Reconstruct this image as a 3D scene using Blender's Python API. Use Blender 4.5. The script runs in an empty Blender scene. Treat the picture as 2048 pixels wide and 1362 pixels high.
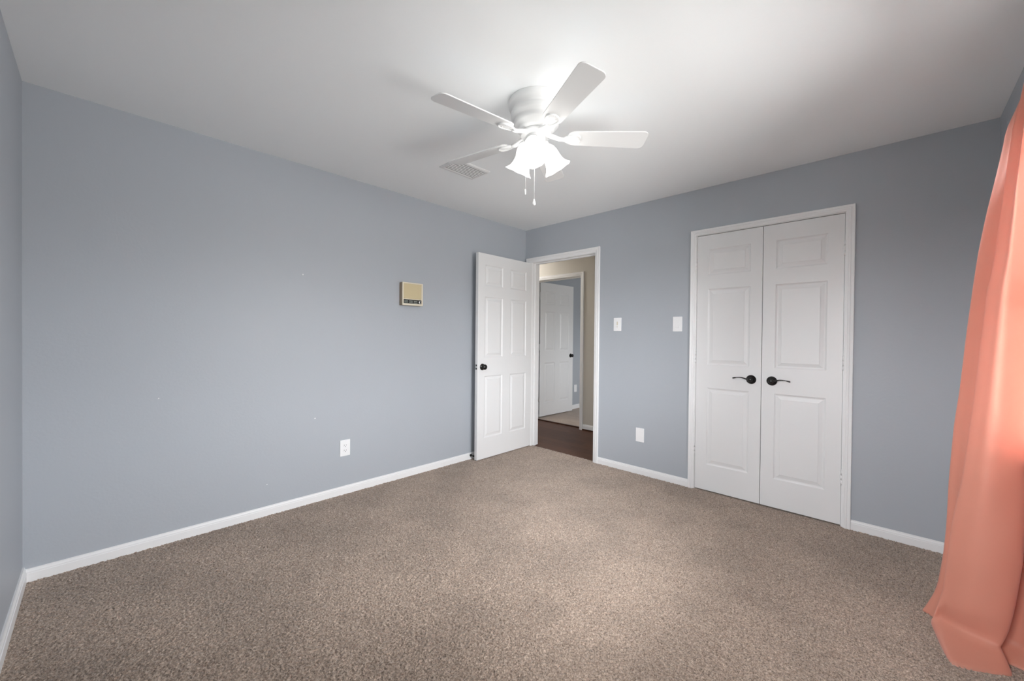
import bpy, bmesh, math, random
from mathutils import Vector, Matrix, noise
import numpy as np

random.seed(4)
C = bpy.context.scene.collection
S = bpy.context.scene

# ---------------------------------------------------------------- camera
F_PX, CX, CY, CZ = 796.85, 3.0551, -3.3837, 1.2264
YAW, PITCH, ROLL = 2.33742, -0.008779, 0.009683
fw = Vector((math.cos(PITCH) * math.cos(YAW), math.cos(PITCH) * math.sin(YAW), math.sin(PITCH)))
rt = fw.cross(Vector((0, 0, 1))).normalized()
up = rt.cross(fw)
r2 = math.cos(ROLL) * rt + math.sin(ROLL) * up
u2 = -math.sin(ROLL) * rt + math.cos(ROLL) * up
cam_data = bpy.data.cameras.new('camera')
cam_data.sensor_width = 36
cam_data.lens = F_PX / 2048 * 36
cam_data.clip_start = 0.02
cam = bpy.data.objects.new('camera', cam_data)
C.objects.link(cam)
M = Matrix((r2, u2, -fw)).transposed().to_4x4()
M.translation = Vector((CX, CY, CZ))
cam.matrix_world = M
S.camera = cam

# ---------------------------------------------------------------- sky, exposure
SKY = 27.5
SHADE_GLOW = 3.2
BULB_GLOW = 65.0
w = bpy.data.worlds.new('sky')
S.world = w
w.use_nodes = True
nt = w.node_tree
bg = nt.nodes['Background']
# overcast sky above, paler ground below the horizon
tc = nt.nodes.new('ShaderNodeTexCoord')
sp = nt.nodes.new('ShaderNodeSeparateXYZ')
cr = nt.nodes.new('ShaderNodeValToRGB')
nt.links.new(tc.outputs['Generated'], sp.inputs[0])
nt.links.new(sp.outputs['Z'], cr.inputs[0])
cr.color_ramp.elements[0].position = 0.0
cr.color_ramp.elements[0].color = (0.43, 0.43, 0.42, 1)
cr.color_ramp.elements[1].position = 0.12
cr.color_ramp.elements[1].color = (0.96, 0.98, 1.0, 1)
# invented ground tone: paler towards +x, darker elsewhere, to even the ceiling light
gr = nt.nodes.new('ShaderNodeValToRGB')
gr.color_ramp.elements[0].position = 0.25
gr.color_ramp.elements[0].color = (0.12, 0.125, 0.115, 1)
gr.color_ramp.elements[1].position = 0.55
gr.color_ramp.elements[1].color = (0.43, 0.43, 0.42, 1)
mxw = nt.nodes.new('ShaderNodeMix')
mxw.data_type = 'RGBA'
nt.links.new(sp.outputs['X'], gr.inputs[0])
gt = nt.nodes.new('ShaderNodeMath')
gt.operation = 'GREATER_THAN'
gt.inputs[1].default_value = 0.0
nt.links.new(sp.outputs['Z'], gt.inputs[0])
nt.links.new(gt.outputs[0], mxw.inputs[0])
nt.links.new(gr.outputs[0], mxw.inputs[6])
nt.links.new(cr.outputs[0], mxw.inputs[7])
nt.links.new(mxw.outputs[2], bg.inputs['Color'])
bg.inputs['Strength'].default_value = SKY

vs = S.view_settings
vs.view_transform = 'Standard'
vs.look = 'None'
vs.gamma = 1
vs.use_curve_mapping = False
vs.exposure = 0.07
S.cycles.max_bounces = 14
S.cycles.diffuse_bounces = 8
S.cycles.sample_clamp_indirect = 8

# ---------------------------------------------------------------- room sizes (metres)
H = 2.44
L = 3.6403
W = 3.4466
WT = 0.115
WIN = (-2.40, -0.84, 0.78, 2.07)         # bedroom window in wall_right: y0 y1 z0 z1

WIN_ADDED = (2.15, 3.15, 0.95, 2.05)         # unseen window added to brighten the bedroom, in wall_front: x0 x1 z0 z1

# ---------------------------------------------------------------- materials
def mat(name, color, rough=0.5, spec=0.5, metallic=0.0, bump=None, vary=None, sheen=0.0, emit=None):
    m = bpy.data.materials.new(name)
    m.use_nodes = True
    n = m.node_tree
    b = n.nodes['Principled BSDF']
    b.inputs['Base Color'].default_value = (*color, 1)
    b.inputs['Roughness'].default_value = rough
    b.inputs['Specular IOR Level'].default_value = spec
    b.inputs['Metallic'].default_value = metallic
    b.inputs['Sheen Weight'].default_value = sheen
    tcn = n.nodes.new('ShaderNodeTexCoord')
    if vary:
        sc, amt = vary
        nz = n.nodes.new('ShaderNodeTexNoise')
        nz.inputs['Scale'].default_value = sc
        nz.inputs['Detail'].default_value = 3
        mx = n.nodes.new('ShaderNodeMix')
        mx.data_type = 'RGBA'
        mx.inputs[6].default_value = (*[c * (1 - amt) for c in color], 1)
        mx.inputs[7].default_value = (*[min(1, c * (1 + amt)) for c in color], 1)
        n.links.new(tcn.outputs['Object'], nz.inputs['Vector'])
        n.links.new(nz.outputs['Fac'], mx.inputs[0])
        n.links.new(mx.outputs[2], b.inputs['Base Color'])
    if bump:
        sc, st, di = bump
        nb = n.nodes.new('ShaderNodeTexNoise')
        nb.inputs['Scale'].default_value = sc
        nb.inputs['Detail'].default_value = 4
        bp = n.nodes.new('ShaderNodeBump')
        bp.inputs['Strength'].default_value = st
        bp.inputs['Distance'].default_value = di
        n.links.new(tcn.outputs['Object'], nb.inputs['Vector'])
        n.links.new(nb.outputs['Fac'], bp.inputs['Height'])
        n.links.new(bp.outputs[0], b.inputs['Normal'])
    if emit:
        b.inputs['Emission Color'].default_value = (*emit[0], 1)
        b.inputs['Emission Strength'].default_value = emit[1]
    return m

M_WALL = mat('blue_grey_paint', (0.41, 0.437, 0.475), 0.5, 0.4, bump=(70, 0.12, 0.004), vary=(1.3, 0.02))
M_CEIL = mat('ceiling_paint', (0.905, 0.925, 0.935), 0.6, 0.4, bump=(60, 0.08, 0.003))
M_TRIM = mat('white_semi_gloss_trim', (0.81, 0.81, 0.815), 0.35, 0.5)
M_DOOR = mat('white_door_paint', (0.77, 0.77, 0.775), 0.38, 0.5)
M_FAN = mat('white_fan_enamel', (0.72, 0.72, 0.72), 0.3, 0.5)
M_BLACK = mat('oil_rubbed_bronze', (0.012, 0.011, 0.011), 0.28, 0.6, 0.3)
M_BEIGE = mat('beige_hall_paint', (0.585, 0.55, 0.49), 0.55, 0.4, bump=(70, 0.1, 0.004))
M_PLATE = mat('white_plastic', (0.86, 0.86, 0.87), 0.3, 0.5)
M_SLOT = mat('dark_slot', (0.05, 0.05, 0.05), 0.6, 0.3)
M_CREAM = mat('aged_cream_plastic', (0.70, 0.64, 0.52), 0.45, 0.4)
M_TAN = mat('tan_speaker_cloth', (0.58, 0.49, 0.31), 0.8, 0.2, bump=(900, 0.4, 0.001))
M_TANSIDE = mat('brown_plastic_side', (0.40, 0.32, 0.23), 0.55, 0.3)
M_STRIP = mat('black_control_strip', (0.02, 0.02, 0.018), 0.35, 0.4)
M_INK = mat('pale_print', (0.55, 0.6, 0.55), 0.6, 0.2)
M_METAL = mat('satin_steel', (0.6, 0.6, 0.6), 0.35, 0.5, 0.9)
M_RUBBER = mat('black_rubber', (0.015, 0.015, 0.015), 0.6, 0.3)
M_DUCT = mat('duct_dark', (0.16, 0.16, 0.16), 0.8, 0.2)
M_DARKWOOD = mat('dark_threshold_wood', (0.055, 0.022, 0.012), 0.4, 0.4)
M_SHADE = mat('lit_frosted_glass', (0.9, 0.9, 0.88), 0.4, 0.5, emit=((1.0, 0.985, 0.95), SHADE_GLOW))
M_BULB = mat('lit_bulb', (0.9, 0.9, 0.88), 0.4, 0.5, emit=((1.0, 0.985, 0.95), BULB_GLOW))
M_SPACKLE = mat('white_spackle', (0.8, 0.8, 0.8), 0.7, 0.2)

def carpet_material(name='tan_carpet', lo=1.0, bump=0.55):
    m = bpy.data.materials.new(name)
    m.use_nodes = True
    n = m.node_tree
    b = n.nodes['Principled BSDF']
    b.inputs['Roughness'].default_value = 0.95
    b.inputs['Specular IOR Level'].default_value = 0.1
    b.inputs['Sheen Weight'].default_value = 0.25
    b.inputs['Sheen Roughness'].default_value = 0.6
    t = n.nodes.new('ShaderNodeTexCoord')
    def nz(scale, detail, rough=0.5, dist=0.0):
        x = n.nodes.new('ShaderNodeTexNoise')
        x.inputs['Scale'].default_value = scale
        x.inputs['Detail'].default_value = detail
        x.inputs['Roughness'].default_value = rough
        x.inputs['Distortion'].default_value = dist
        n.links.new(t.outputs['Object'], x.inputs['Vector'])
        return x
    fine = nz(165, 3, 0.62, 0.6)
    ramp = n.nodes.new('ShaderNodeValToRGB')
    e = ramp.color_ramp.elements
    e[0].position = 0.33; e[0].color = (0.120, 0.080, 0.058, 1)
    e[1].position = 0.68; e[1].color = (0.60, 0.475, 0.385, 1)
    mid = e.new(0.5); mid.color = (0.350, 0.264, 0.205, 1)
    n.links.new(fine.outputs['Fac'], ramp.inputs[0])
    big = nz(2.6, 3, 0.55)
    r2_ = n.nodes.new('ShaderNodeValToRGB')
    r2_.color_ramp.elements[0].position = 0.36; r2_.color_ramp.elements[0].color = (0.87, 0.87, 0.87, 1)
    r2_.color_ramp.elements[1].position = 0.60; r2_.color_ramp.elements[1].color = (1.06, 1.06, 1.06, 1)
    n.links.new(big.outputs['Fac'], r2_.inputs[0])
    mx = n.nodes.new('ShaderNodeMix')
    mx.data_type = 'RGBA'; mx.blend_type = 'MULTIPLY'
    mx.inputs[0].default_value = 1
    n.links.new(ramp.outputs[0], mx.inputs[6])
    n.links.new(r2_.outputs[0], mx.inputs[7])
    n.links.new(mx.outputs[2], b.inputs['Base Color'])
    bp = n.nodes.new('ShaderNodeBump')
    bp.inputs['Strength'].default_value = bump
    bp.inputs['Distance'].default_value = 0.006
    n.links.new(fine.outputs['Fac'], bp.inputs['Height'])
    n.links.new(bp.outputs[0], b.inputs['Normal'])
    return m
M_CARPET = carpet_material()
M_PILE = carpet_material('tan_carpet_pile', 1.0, 0.15)

def wood_material():
    m = bpy.data.materials.new('dark_wood_planks')
    m.use_nodes = True
    n = m.node_tree
    b = n.nodes['Principled BSDF']
    b.inputs['Roughness'].default_value = 0.5
    b.inputs['Specular IOR Level'].default_value = 0.25
    t = n.nodes.new('ShaderNodeTexCoord')
    br = n.nodes.new('ShaderNodeTexBrick')
    br.inputs['Color1'].default_value = (0.105, 0.046, 0.027, 1)
    br.inputs['Color2'].default_value = (0.080, 0.035, 0.021, 1)
    br.inputs['Mortar'].default_value = (0.02, 0.01, 0.006, 1)
    br.inputs['Scale'].default_value = 1.0
    br.inputs['Mortar Size'].default_value = 0.0015
    br.inputs['Brick Width'].default_value = 0.9
    br.inputs['Row Height'].default_value = 0.12
    n.links.new(t.outputs['Object'], br.inputs['Vector'])
    mp = n.nodes.new('ShaderNodeMapping')
    mp.inputs['Scale'].default_value = (3, 40, 3)
    n.links.new(t.outputs['Object'], mp.inputs[0])
    nz = n.nodes.new('ShaderNodeTexNoise')
    nz.inputs['Scale'].default_value = 2
    nz.inputs['Detail'].default_value = 4
    n.links.new(mp.outputs[0], nz.inputs['Vector'])
    mx = n.nodes.new('ShaderNodeMix')
    mx.data_type = 'RGBA'; mx.blend_type = 'OVERLAY'
    mx.inputs[0].default_value = 0.45
    n.links.new(br.outputs[0], mx.inputs[6])
    n.links.new(nz.outputs['Fac'], mx.inputs[7])
    n.links.new(mx.outputs[2], b.inputs['Base Color'])
    return m
M_WOOD = wood_material()

def curtain_material():
    m = bpy.data.materials.new('coral_satin_cloth')
    m.use_nodes = True
    n = m.node_tree
    b = n.nodes['Principled BSDF']
    b.inputs['Base Color'].default_value = (0.82, 0.37, 0.26, 1)
    b.inputs['Roughness'].default_value = 0.5
    b.inputs['Specular IOR Level'].default_value = 0.5
    b.inputs['Sheen Weight'].default_value = 0.6
    b.inputs['Sheen Roughness'].default_value = 0.4
    b.inputs['Sheen Tint'].default_value = (1, 0.85, 0.87, 1)
    t = n.nodes.new('ShaderNodeTexCoord')
    mp = n.nodes.new('ShaderNodeMapping')
    mp.inputs['Scale'].default_value = (1, 1, 0.25)
    n.links.new(t.outputs['Object'], mp.inputs[0])
    nz = n.nodes.new('ShaderNodeTexNoise')
    nz.inputs['Scale'].default_value = 260
    nz.inputs['Detail'].default_value = 2
    n.links.new(mp.outputs[0], nz.inputs['Vector'])
    n2 = n.nodes.new('ShaderNodeTexNoise')
    n2.inputs['Scale'].default_value = 7
    n2.inputs['Detail'].default_value = 3
    n.links.new(t.outputs['Object'], n2.inputs['Vector'])
    b1 = n.nodes.new('ShaderNodeBump')
    b1.inputs['Strength'].default_value = 0.15; b1.inputs['Distance'].default_value = 0.001
    b2 = n.nodes.new('ShaderNodeBump')
    b2.inputs['Strength'].default_value = 0.35; b2.inputs['Distance'].default_value = 0.02
    n.links.new(nz.outputs['Fac'], b1.inputs['Height'])
    n.links.new(n2.outputs['Fac'], b2.inputs['Height'])
    n.links.new(b2.outputs[0], b1.inputs['Normal'])
    n.links.new(b1.outputs[0], b.inputs['Normal'])
    tr = n.nodes.new('ShaderNodeBsdfTranslucent')
    tr.inputs['Color'].default_value = (1.0, 0.88, 0.86, 1)
    ms = n.nodes.new('ShaderNodeMixShader')
    ms.inputs[0].default_value = 0.52
    n.links.new(b.outputs[0], ms.inputs[1])
    n.links.new(tr.outputs[0], ms.inputs[2])
    n.links.new(ms.outputs[0], n.nodes['Material Output'].inputs[0])
    return m
M_CURTAIN = curtain_material()

def glass_material():
    m = bpy.data.materials.new('window_glass')
    m.use_nodes = True
    n = m.node_tree
    n.nodes.remove(n.nodes['Principled BSDF'])
    tr = n.nodes.new('ShaderNodeBsdfTransparent')
    gl = n.nodes.new('ShaderNodeBsdfGlossy')
    gl.inputs['Roughness'].default_value = 0.02
    fr = n.nodes.new('ShaderNodeFresnel')
    fr.inputs['IOR'].default_value = 1.45
    ms = n.nodes.new('ShaderNodeMixShader')
    n.links.new(fr.outputs[0], ms.inputs[0])
    n.links.new(tr.outputs[0], ms.inputs[1])
    n.links.new(gl.outputs[0], ms.inputs[2])
    n.links.new(ms.outputs[0], n.nodes['Material Output'].inputs[0])
    return m
M_GLASS = glass_material()

# ---------------------------------------------------------------- mesh helpers
class MB:
    """collects shapes; build() links them as one mesh object"""
    def __init__(self):
        self.v = []
        self.f = []
        self.smooth = []
    def add(self, vs_, fs_, smooth=False):
        o = len(self.v)
        self.v += [tuple(x) for x in vs_]
        self.f += [[i + o for i in f] for f in fs_]
        self.smooth += [smooth] * len(fs_)
        return self
    def box(self, a, b):
        x0, y0, z0 = [min(p, q) for p, q in zip(a, b)]
        x1, y1, z1 = [max(p, q) for p, q in zip(a, b)]
        vs_ = [(x0, y0, z0), (x1, y0, z0), (x1, y1, z0), (x0, y1, z0), (x0, y0, z1), (x1, y0, z1), (x1, y1, z1), (x0, y1, z1)]
        return self.add(vs_, [(3, 2, 1, 0), (4, 5, 6, 7), (0, 1, 5, 4), (1, 2, 6, 5), (2, 3, 7, 6), (3, 0, 4, 7)])
    def lathe(self, prof, n=32, mtx=None, smooth=True):
        """prof: (r, z) list; caps where r is 0"""
        vs_, fs_ = [], []
        for r, z in prof:
            for i in range(n):
                a = 2 * math.pi * i / n
                vs_.append(Vector((r * math.cos(a), r * math.sin(a), z)))
        for k in range(len(prof) - 1):
            for i in range(n):
                j = (i + 1) % n
                fs_.append((k * n + i, k * n + j, (k + 1) * n + j, (k + 1) * n + i))
        if mtx is not None:
            vs_ = [mtx @ v for v in vs_]
        return self.add(vs_, fs_, smooth)
    def tube(self, pts, rad, n=10):
        pts = [Vector(p) for p in pts]
        rads = rad if isinstance(rad, (list, tuple)) else [rad] * len(pts)
        vs_, fs_ = [], []
        ref = Vector((0, 0, 1))
        for k, p in enumerate(pts):
            d = (pts[min(k + 1, len(pts) - 1)] - pts[max(k - 1, 0)]).normalized()
            if abs(d.dot(ref)) > 0.95:
                ref = Vector((1, 0, 0))
            a = d.cross(ref).normalized()
            b = d.cross(a)
            for i in range(n):
                t = 2 * math.pi * i / n
                vs_.append(p + rads[k] * (math.cos(t) * a + math.sin(t) * b))
        for k in range(len(pts) - 1):
            for i in range(n):
                j = (i + 1) % n
                fs_.append((k * n + i, k * n + j, (k + 1) * n + j, (k + 1) * n + i))
        fs_.append(tuple(range(n))[::-1])
        fs_.append(tuple(range((len(pts) - 1) * n, len(pts) * n)))
        return self.add(vs_, fs_, True)
    def prism(self, outline, z0, z1, mtx=None):
        n = len(outline)
        vs_ = [Vector((x, y, z0)) for x, y in outline] + [Vector((x, y, z1)) for x, y in outline]
        if mtx is not None:
            vs_ = [mtx @ v for v in vs_]
        fs_ = [tuple(range(n))[::-1], tuple(range(n, 2 * n))]
        fs_ += [(i, (i + 1) % n, n + (i + 1) % n, n + i) for i in range(n)]
        return self.add(vs_, fs_)
    def build(self, name, m, parent=None, bevel=0.0, mats=None):
        me = bpy.data.meshes.new(name)
        me.from_pydata(self.v, [], self.f)
        me.polygons.foreach_set('use_smooth', self.smooth)
        for q in (mats or [m]):
            me.materials.append(q)
        me.update()
        bm = bmesh.new()
        bm.from_mesh(me)
        bmesh.ops.remove_doubles(bm, verts=bm.verts, dist=1e-6)
        bmesh.ops.recalc_face_normals(bm, faces=bm.faces)
        bm.to_mesh(me)
        bm.free()
        o = bpy.data.objects.new(name, me)
        C.objects.link(o)
        if parent:
            o.parent = parent
        if bevel:
            md = o.modifiers.new('bevel', 'BEVEL')
            md.width = bevel
            md.segments = 2
            md.limit_method = 'ANGLE'
            md.angle_limit = math.radians(40)
        return o

def tag(o, label=None, cat=None, group=None, kind=None):
    if label: o['label'] = label
    if cat: o['category'] = cat
    if group: o['group'] = group
    if kind: o['kind'] = kind
    return o

def empty(name, loc=(0, 0, 0), rz=0.0):
    o = bpy.data.objects.new(name, None)
    o.location = loc
    o.rotation_euler = (0, 0, rz)
    o.empty_display_size = 0.1
    C.objects.link(o)
    return o

def rrect(w_, h_, r, n=5, cx=0, cy=0):
    out = []
    for sx, sy, a0 in ((1, 1, 0), (-1, 1, 90), (-1, -1, 180), (1, -1, 270)):
        for i in range(n + 1):
            a = math.radians(a0 + 90 * i / n)
            out.append((cx + sx * (w_ / 2 - r) + r * math.cos(a), cy + sy * (h_ / 2 - r) + r * math.sin(a)))
    return out

# ---------------------------------------------------------------- shell: walls with openings
def wall_with_hole(name, m, label, horiz_axis, a0, a1, t0, t1, holes, z1=H, cat='wall'):
    """slab along axis (x or y) from a0 to a1, thickness t0..t1, holes = [(h0,h1,hz0,hz1)]"""
    b = MB()
    cuts = sorted({a0, a1, *[h[0] for h in holes], *[h[1] for h in holes]})
    zc = sorted({0.0 - 0.05, z1 + 0.05, *[h[2] for h in holes], *[h[3] for h in holes]})
    def solid(i, j):
        if not (0 <= i < len(cuts) - 1 and 0 <= j < len(zc) - 1):
            return False
        ca = (cuts[i] + cuts[i + 1]) / 2
        cz = (zc[j] + zc[j + 1]) / 2
        return not any(h[0] < ca < h[1] and h[2] < cz < h[3] for h in holes)
    def P(a, t, z):
        return (a, t, z) if horiz_axis == 'x' else (t, a, z)
    for i in range(len(cuts) - 1):
        for j in range(len(zc) - 1):
            if not solid(i, j):
                continue
            A0, A1, Z0, Z1 = cuts[i], cuts[i + 1], zc[j], zc[j + 1]
            for t in (t0, t1):
                b.add([P(A0, t, Z0), P(A1, t, Z0), P(A1, t, Z1), P(A0, t, Z1)], [(0, 1, 2, 3)])
            for (di, dj, q) in ((-1, 0, [(A0, Z0), (A0, Z1)]), (1, 0, [(A1, Z0), (A1, Z1)]), (0, -1, [(A0, Z0), (A1, Z0)]), (0, 1, [(A0, Z1), (A1, Z1)])):
                if not solid(i + di, j + dj):
                    (p0, q0), (p1, q1) = q
                    b.add([P(p0, t0, q0), P(p1, t0, q1), P(p1, t1, q1), P(p0, t1, q0)], [(0, 1, 2, 3)])
    o = b.build(name, m)
    return tag(o, label, cat, kind='structure')

DOOR_IN = (0.11, 0.9195, 2.058)       # bedroom doorway clear opening: x0 x1 top
CLO_IN = (1.882, 2.8085, 2.060)       # closet opening
HALL_Y = 1.12
HD_IN = (-0.828, -0.006, 2.055)       # doorway across the hall

wall_with_hole('wall_left', M_WALL, 'long blue-grey bedroom wall left of the open door', 'y', -L, 0.0, -0.10, 0.0, [])
wb = wall_with_hole('wall_back', M_WALL, 'blue-grey bedroom wall holding the doorway and the closet', 'x', -0.10, W + 0.14, 0.0, WT,
               [(DOOR_IN[0] - 0.02, DOOR_IN[1] + 0.02, -0.05, DOOR_IN[2] + 0.02), (CLO_IN[0] - 0.02, CLO_IN[1] + 0.02, -0.05, CLO_IN[2] + 0.02)])
# hall side of the same wall is painted beige
wb.data.materials.append(M_BEIGE)
for p in wb.data.polygons:
    if p.center.y > WT - 0.001:
        p.material_index = 1
wall_with_hole('wall_right', M_WALL, 'blue-grey window wall behind the coral curtain', 'y', -L - 0.1, 0.0, W, W + 0.14, [WIN])
wall_with_hole('wall_front', M_WALL, 'blue-grey wall at the left edge of the view', 'x', -0.10, W, -L - 0.10, -L, [WIN_ADDED])
wh = wall_with_hole('wall_hall', M_BEIGE, 'beige hallway wall seen through the open bedroom doorway', 'x', -2.4, 3.9, HALL_Y, HALL_Y + WT,
               [(HD_IN[0] - 0.02, HD_IN[1] + 0.02, -0.05, HD_IN[2] + 0.02)])
wh.data.materials.append(M_WALL)
for p in wh.data.polygons:
    if p.center.y > HALL_Y + WT - 0.001:
        p.material_index = 1
FX = -0.93
wall_with_hole('wall_far_left', M_WALL, 'blue-grey wall of the far room behind its open door', 'y', HALL_Y + WT, 4.6, FX - 0.1, FX, [])
wall_with_hole('wall_far_back', M_WALL, 'blue-grey end wall of the far room', 'x', FX - 0.1, 2.7, 4.6, 4.7, [])
wall_with_hole('wall_far_right', M_WALL, 'blue-grey wall of the far room with its added window', 'y', HALL_Y + WT, 4.6, 2.6, 2.7, [(2.1, 3.1, 0.9, 2.0)])
wall_with_hole('wall_hall_left', M_BEIGE, 'beige end wall of the hallway', 'y', WT, HALL_Y, -2.4, -2.3, [])
wall_with_hole('wall_hall_near', M_BEIGE, 'beige near side wall of the hallway', 'x', -2.4, -0.10, 0.0, WT, [])
wall_with_hole('wall_hall_right', M_BEIGE, 'beige wall closing the hallway beside the closet', 'y', WT, HALL_Y, 1.5, 1.6, [])
wall_with_hole('wall_closet_right', M_WALL, 'side wall inside the closet', 'y', WT, HALL_Y, 3.3, 3.4, [])

# ceilings
b = MB(); b.box((-0.1, -L - 0.1, H), (W + 0.14, WT, H + 0.1))
tag(b.build('ceiling', M_CEIL), 'smooth white bedroom ceiling', 'ceiling', kind='structure')
b = MB(); b.box((-2.4, WT, H), (3.9, 4.7, H + 0.1))
tag(b.build('ceiling_hall', M_CEIL), 'white ceiling of the hallway and far room', 'ceiling', kind='structure')

# bedroom carpet with a slightly ragged edge where it meets the wood
def ragged_carpet():
    b = MB()
    y_edge = 0.024
    pts = [(0, 0), (0, -L), (W, -L), (W, 0), (CLO_IN[1], 0), (CLO_IN[1], 0.6), (CLO_IN[0], 0.6), (CLO_IN[0], 0), (DOOR_IN[1], 0)]
    n = 200
    rag = []
    for i in range(n + 1):
        x = DOOR_IN[1] - (DOOR_IN[1] - DOOR_IN[0]) * i / n
        tuft = (random.random() ** 4) * 0.016
        rag.append((x, y_edge + 0.003 * math.sin(i * 0.37) + tuft))
    pts += rag + [(DOOR_IN[0], 0)]
    bm_pts = pts
    nn = len(bm_pts)
    b.add([(x, y, 0) for x, y in bm_pts], [tuple(range(nn))])
    b.add([(x, y, 0) for x, y in bm_pts] + [(x, y, -0.012) for x, y in bm_pts], [(i, (i + 1) % nn, nn + (i + 1) % nn, nn + i) for i in range(nn)])
    return b
o = ragged_carpet().build('floor', M_CARPET)
tag(o, 'tan cut-pile carpet across the bedroom floor', 'carpet', kind='structure')
def carpet_pile(parent):
    """dense field of small upright tufts standing on the carpet backing"""
    rng = np.random.default_rng(7)
    st = 0.004
    parts_v, parts_f = [], []
    off = 0
    for (x0, x1, y0, y1, fringe) in ((0.0, W, -L, 0.0, False), (DOOR_IN[0], DOOR_IN[1], 0.0, 0.036, True)):
        nx, ny = int((x1 - x0) / st) + 1, int((y1 - y0) / st) + 1
        gx, gy = np.meshgrid(np.linspace(x0, x1, nx), np.linspace(y0, y1, ny), indexing='ij')
        hz = rng.random((nx, ny))
        gx2 = gx + (rng.random((nx, ny)) - 0.5) * 0.0030
        gy2 = gy + (rng.random((nx, ny)) - 0.5) * 0.0030
        gz = -0.0015 + 0.0078 * hz ** 1.1
        if fringe:
            edge = 0.024 + 0.012 * rng.random(nx) ** 3
            gz = np.where(gy > edge[:, None], -0.0125, gz)
            gy2 = np.minimum(gy2, edge[:, None] + 0.002)
        gx2 = np.clip(gx2, x0, x1)
        v = np.stack([gx2, gy2, gz], -1).reshape(-1, 3)
        i = np.arange((nx - 1) * (ny - 1))
        a_ = (i // (ny - 1)) * ny + i % (ny - 1)
        f = np.stack([a_, a_ + ny, a_ + ny + 1, a_ + 1], -1) + off
        off += len(v)
        parts_v.append(v)
        parts_f.append(f)
    v = np.concatenate(parts_v).astype(np.float32)
    f = np.concatenate(parts_f).astype(np.int32)
    me = bpy.data.meshes.new('carpet_pile')
    me.vertices.add(len(v))
    me.vertices.foreach_set('co', v.ravel())
    me.loops.add(f.size)
    me.loops.foreach_set('vertex_index', f.ravel())
    me.polygons.add(len(f))
    me.polygons.foreach_set('loop_start', np.arange(0, f.size, 4, dtype=np.int32))
    me.polygons.foreach_set('loop_total', np.full(len(f), 4, dtype=np.int32))
    me.materials.append(M_PILE)
    me.update(calc_edges=True)
    p_ = bpy.data.objects.new('carpet_pile', me)
    C.objects.link(p_)
    p_.parent = parent
    p_['kind'] = 'stuff'
carpet_pile(o)
b = MB(); b.box((-2.4, 0.0, -0.05), (3.9, HALL_Y + 0.075, -0.010))
tag(b.build('floor_hall', M_WOOD), 'dark brown wood floor of the hallway', 'floor', kind='structure')
b = MB(); b.box((-0.1, -L - 0.1, -0.05), (W + 0.14, 0.0, -0.013))
tag(b.build('floor_slab', M_DUCT), 'subfloor under the bedroom carpet', 'floor', kind='structure')
b = MB(); b.box((FX, HALL_Y + 0.085, -0.05), (2.6, 4.6, 0.0))
tag(b.build('floor_far', M_CARPET), 'tan carpet of the room across the hall', 'carpet', kind='structure')
b = MB(); b.box((HD_IN[0], HALL_Y + 0.06, -0.010), (HD_IN[1], HALL_Y + 0.09, 0.004))
tag(b.build('trim_4', M_DARKWOOD, bevel=0.003), 'dark wood threshold strip between hall floor and far carpet', 'threshold', kind='structure')

# ---------------------------------------------------------------- baseboards
def baseboard(name, label, p0, p1, nrm, h, t=0.012, m=M_TRIM, z0=0.0):
    """extruded profile from p0 to p1, nrm = direction into the room"""
    prof = [(0, z0 - 0.004), (t, z0 - 0.004), (t, h * 0.66), (t * 0.8, h * 0.70), (t * 0.8, h * 0.80), (t * 0.5, h * 0.90), (t * 0.42, h), (0, h)]
    b = MB()
    n = len(prof)
    vs_ = []
    for p in (p0, p1):
        vs_ += [(p[0] + nrm[0] * a, p[1] + nrm[1] * a, z) for a, z in prof]
    fs_ = [(i, (i + 1) % n, n + (i + 1) % n, n + i) for i in range(n)] + [tuple(range(n)), tuple(range(n, 2 * n))]
    b.add(vs_, fs_)
    return tag(b.build(name, m), label, 'baseboard', kind='structure')

BB = 0.0655
baseboard('baseboard_left', 'long white baseboard under the left blue-grey wall', (0, -L), (0, -0.0005), (1, 0), BB)
baseboard('baseboard_front', 'white baseboard at the left edge of the view', (0, -L), (W, -L), (0, 1), 0.078, 0.014)
baseboard('baseboard_back', 'short white baseboard between the doorway and the closet', (DOOR_IN[1] + 0.0565, 0), (CLO_IN[0] - 0.0485, 0), (0, -1), BB)
baseboard('baseboard_corner', 'white baseboard between the closet and the curtain', (CLO_IN[1] + 0.052, 0), (W, 0), (0, -1), BB)
baseboard('baseboard_right', 'white baseboard behind the curtain', (W, -L + 0.015), (W, -0.013), (-1, 0), BB)
baseboard('baseboard_hall', 'white baseboard at the foot of the beige hall wall', (HD_IN[1] + 0.0545, HALL_Y), (1.5, HALL_Y), (0, -1), 0.07, z0=0.008)
baseboard('baseboard_far', 'white baseboard in the far room beyond its door', (FX, 1.30), (FX, 4.6), (1, 0), 0.07)
b = MB(); b.box((HD_IN[1] + 0.054, HALL_Y - 0.016, -0.010), (1.5, HALL_Y, 0.0085))
tag(b.build('trim_5', M_DARKWOOD), 'dark shoe strip under the hall baseboard', 'trim', kind='structure')

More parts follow.
